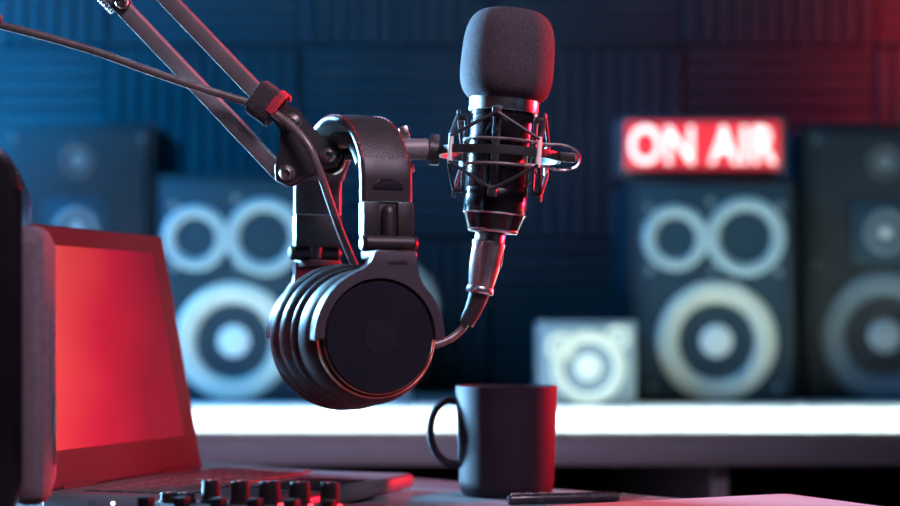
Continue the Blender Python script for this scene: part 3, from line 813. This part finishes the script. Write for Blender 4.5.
def side(sg):
    """one end of the headband (sg = -1 near, +1 far) and its cup"""
    fl = Matrix.Identity(4) if sg < 0 else Matrix.Rotation(PI, 4, 'Z')
    # plastic end cap of the band
    pts, nn = arch(-2, 15.5, 8, .0785, .0505, .105)
    pts = [Vector((0, -.0785, .0905)), Vector((0, -.0785, .097))] + pts; nn = [Vector((0, -1, 0))] * 2 + nn
    bm = bmesh.new(); sweep(bm, pts, nn, BW + .001, .0085, rnd=.45); bmesh.ops.transform(bm, matrix=fl, verts=bm.verts)
    cap = hpart('end_cap', bm, 'plastic')
    bm = bmesh.new(); poly = [(-.0115, .0985)] + [(-.0115 * math.cos(PI * k / 14), .0985 + .0078 * math.sin(PI * k / 14)) for k in range(1, 14)] + [(.0115, .0985)]
    prism(bm, poly, -.0834, -.0810, bevel=.0004); bmesh.ops.transform(bm, matrix=fl, verts=bm.verts); hpart('emblem', bm, 'gloss', cap)
    # slider
    bm = bmesh.new()
    box(bm, (0, -.0775, .0775), (BW + .0005, .0065, .0250), bevel=.0012)
    for sx in (-1, 1): box(bm, (sx * .0128, -.0805, .0775), (.0120, .0085, .0245), bevel=.0012)
    bmesh.ops.transform(bm, matrix=fl, verts=bm.verts); sl = hpart('slider', bm, 'plastic')
    bm = bmesh.new(); lathe(bm, [(0, .056), (.0052, .056), (.0056, .058), (.0056, .082), (.0048, .0855), (.0028, .0875), (0, .0882)], 24, Matrix.Translation((.001, -.0815, 0))); bmesh.ops.transform(bm, matrix=fl, verts=bm.verts); hpart('slide_pin', bm, 'plastic', sl)
    # folding hinge
    bm = bmesh.new(); rod(bm, (-.0185, -.0850, .0605), (.0185, -.0850, .0605), .0056, ch=.0008, seg=24); bmesh.ops.transform(bm, matrix=fl, verts=bm.verts); hg = hpart('hinge', bm, 'plastic')
    for sx in (-1, 1):
        bm = bmesh.new(); rod(bm, (sx * .0180, -.0850, .0605), (sx * .0208, -.0850, .0605), .0062, .0045, 24); bmesh.ops.transform(bm, matrix=fl, verts=bm.verts); hpart('hinge_cap', bm, 'metal_dark', hg)
    # cup: local x across, y inwards, z up; outer cap at y = 0
    if sg < 0: cm = Matrix.Translation((-.0135, -.1015, -.0050)) @ Matrix.Rotation(R(8), 4, 'Z')
    else: cm = Matrix.Translation((.012, .100, -.0050)) @ Matrix.Rotation(PI + R(14), 4, 'Z')
    lm_ = cm @ Matrix.Rotation(-PI / 2, 4, 'X')      # lathe axis -> +y
    SX, SY = 1.0, .93
    def cup(name, prof, m, parent, seg=72, label=None):
        bm = bmesh.new(); lathe(bm, prof, seg, lm_, SX, SY); return hpart(name, bm, m, parent, label=label)
    shell = cup('cup_shell', [(.036, .0025), (.0445, .0030), (.0462, .0045), (.0480, .0062), (.0498, .009), (.0510, .013), (.0514, .018), (.0508, .0225), (.0490, .0240), (.047, .0240)], 'plastic', hp)
    cup('outer_cap', [(0, -.0022), (.020, -.0024), (.036, -.0027), (.0408, -.0028), (.0414, -.0022), (.0414, .0030)], 'gloss', shell)
    cup('cap_disc', [(0, -.0027), (.0128, -.0027), (.0130, -.0024), (.0130, -.0018)], 'logo', shell)
    cup('trim_ring', [(.0415, .0022), (.0415, -.0008), (.0421, -.0013), (.0427, -.0006), (.0428, .0026)], 'gold', shell, label='copper coloured trim ring')
    cup('trim_ring', [(.0442, .0032), (.0444, .0018), (.0450, .0014), (.0456, .0022), (.0458, .0040)], 'gold', shell, label='copper coloured trim ring')
    pad = cup('ear_pad', [(.045, .0240), (.0500, .0243), (.0522, .0262), (.0530, .0290), (.0526, .0315), (.0521, .0326), (.0527, .0338), (.0546, .0366), (.0553, .0405), (.0550, .0440), (.0537, .0462), (.0535, .0466), (.0550, .0488), (.0562, .0530), (.0557, .0580), (.0538, .0625), (.0505, .0660), (.0455, .0675), (.0395, .0660), (.0350, .0610), (.0335, .052), (.034, .042), (0, .042)], 'pad', hp)
    bm = bmesh.new()
    for k in range(80):
        a = 2 * PI * k / 80; b = a + .042
        q = [lm_ @ Vector((.0537 * SX * math.cos(w_), .0537 * SY * math.sin(w_), .0464)) for w_ in (a, b)]; tube(bm, q, .0005, 6)
    hpart('stitching', bm, 'stitch', pad)
    # yoke: half ring over the cap with a stem up to the hinge
    ox, oz, ix, iz = .0505, .0478, .0432, .0408
    poly = [(ox * math.cos(R(a)), oz * math.sin(R(a))) for a in range(180, 124, -6)]
    sl_, sr_ = -.0050, .0285
    poly += [(-.021, .0437), (-.0135, .0470), (-.0080, .0505), (sl_ - .0006, .0545), (sl_, .0590), (sr_, .0590), (sr_ - .0008, .0500), (.0290, .0430), (.0335, .0365)]
    poly += [(ox * math.cos(R(a)), oz * math.sin(R(a))) for a in range(44, -1, -6)] + [(ox, -.0015), (ix, -.0015)]
    poly += [(ix * math.cos(R(a)), iz * math.sin(R(a))) for a in range(0, 181, 6)] + [(-ix, -.0015), (-ox, -.0015)]
    bm = bmesh.new(); prism(bm, poly, -.0036, .0042, cm, bevel=.0008); yk = hpart('yoke', bm, 'yoke')
    bm = bmesh.new(); box(bm, (.0128, -.0035, .0520), (.0150, .0012, .0030), bevel=.0004); bmesh.ops.transform(bm, matrix=cm, verts=bm.verts); hpart('slot', bm, 'rubber', yk)
    # short arm joining yoke stem to hinge
    bm = bmesh.new(); box(bm, (.0125 if sg < 0 else .0125, .010, .0572), (.030, .026, .006), bevel=.0012); bmesh.ops.transform(bm, matrix=cm, verts=bm.verts); hpart('yoke_arm', bm, 'plastic', yk)
side(-1); side(1)

# ================================================================= light
def area(name, loc, target, sx, sy, power, color, spread=180):
    l = bpy.data.lights.new(name, 'AREA'); l.shape = 'RECTANGLE'; l.size = sx; l.size_y = sy; l.energy = power; l.color = color; l.spread = R(spread)
    o = bpy.data.objects.new(name, l); COL.objects.link(o); o.location = loc
    d_ = Vector(target) - Vector(loc); o.rotation_euler = d_.to_track_quat('-Z', 'Y').to_euler()
    return o
area('shelf_lamp', (0, 2.46, EYE + .80), (0, 2.46, 0), 4.0, .35, 66, (.80, 1.0, .93), 46)
area('blue_wall_lamp', (-1.28, 3.12, EYE + .60), (-.98, 3.5, EYE + .30), .3, .3, 46, (.0, .34, 1.0), 160)
area('blue_room_lamp', (-1.2, 2.0, EYE + 1.3), (-.5, 3.5, EYE + .25), .8, .5, 19, (.0, .38, 1.0), 110)
area('cyan_rim_lamp', (-1.15, 2.3, EYE + .58), (-.06, 1.32, EYE + .06), .22, .22, 6, (.24, .60, 1.0), 34)
area('cyan_low_lamp', (-1.32, 2.2, EYE + .08), (-.10, 1.33, EYE + .01), .36, .36, 13, (.28, .64, 1.0), 16)
area('red_rim_lamp', (1.42, 2.35, EYE + .22), (-.1, 1.33, EYE + .08), .25, .25, 8, (1.0, .01, .03), 40)
area('red_wall_lamp', (1.26, 3.2, EYE + .68), (1.02, 3.5, EYE + .58), .12, .12, 5.5, (1.0, .0, .02), 80)
area('front_lamp', (.35, .60, EYE + .95), (-.08, 1.32, EYE + .06), .5, .4, 1.8, (1.0, .73, .98), 58)
w = bpy.data.worlds.new('studio'); SC.world = w; w.use_nodes = True
bg = w.node_tree.nodes['Background']; bg.inputs['Color'].default_value = (.01, .02, .05, 1); bg.inputs['Strength'].default_value = .3

# ================================================================= camera
cd = bpy.data.cameras.new('camera'); cam = bpy.data.objects.new('camera', cd); COL.objects.link(cam)
cam.location = (0, 0, EYE); cam.rotation_euler = (PI / 2, 0, 0)
cd.sensor_fit = 'HORIZONTAL'; cd.sensor_width = 36; cd.lens = 36 * F / 900
cd.shift_y = (YH - 253) / 900
cd.clip_start = .05; cd.clip_end = 50
cd.dof.use_dof = True; cd.dof.focus_distance = 1.31; cd.dof.aperture_fstop = 3.9
SC.camera = cam
SC.view_settings.view_transform = 'Standard'; SC.view_settings.look = 'None'
SC.view_settings.exposure = 0; SC.view_settings.gamma = 1; SC.view_settings.use_curve_mapping = False
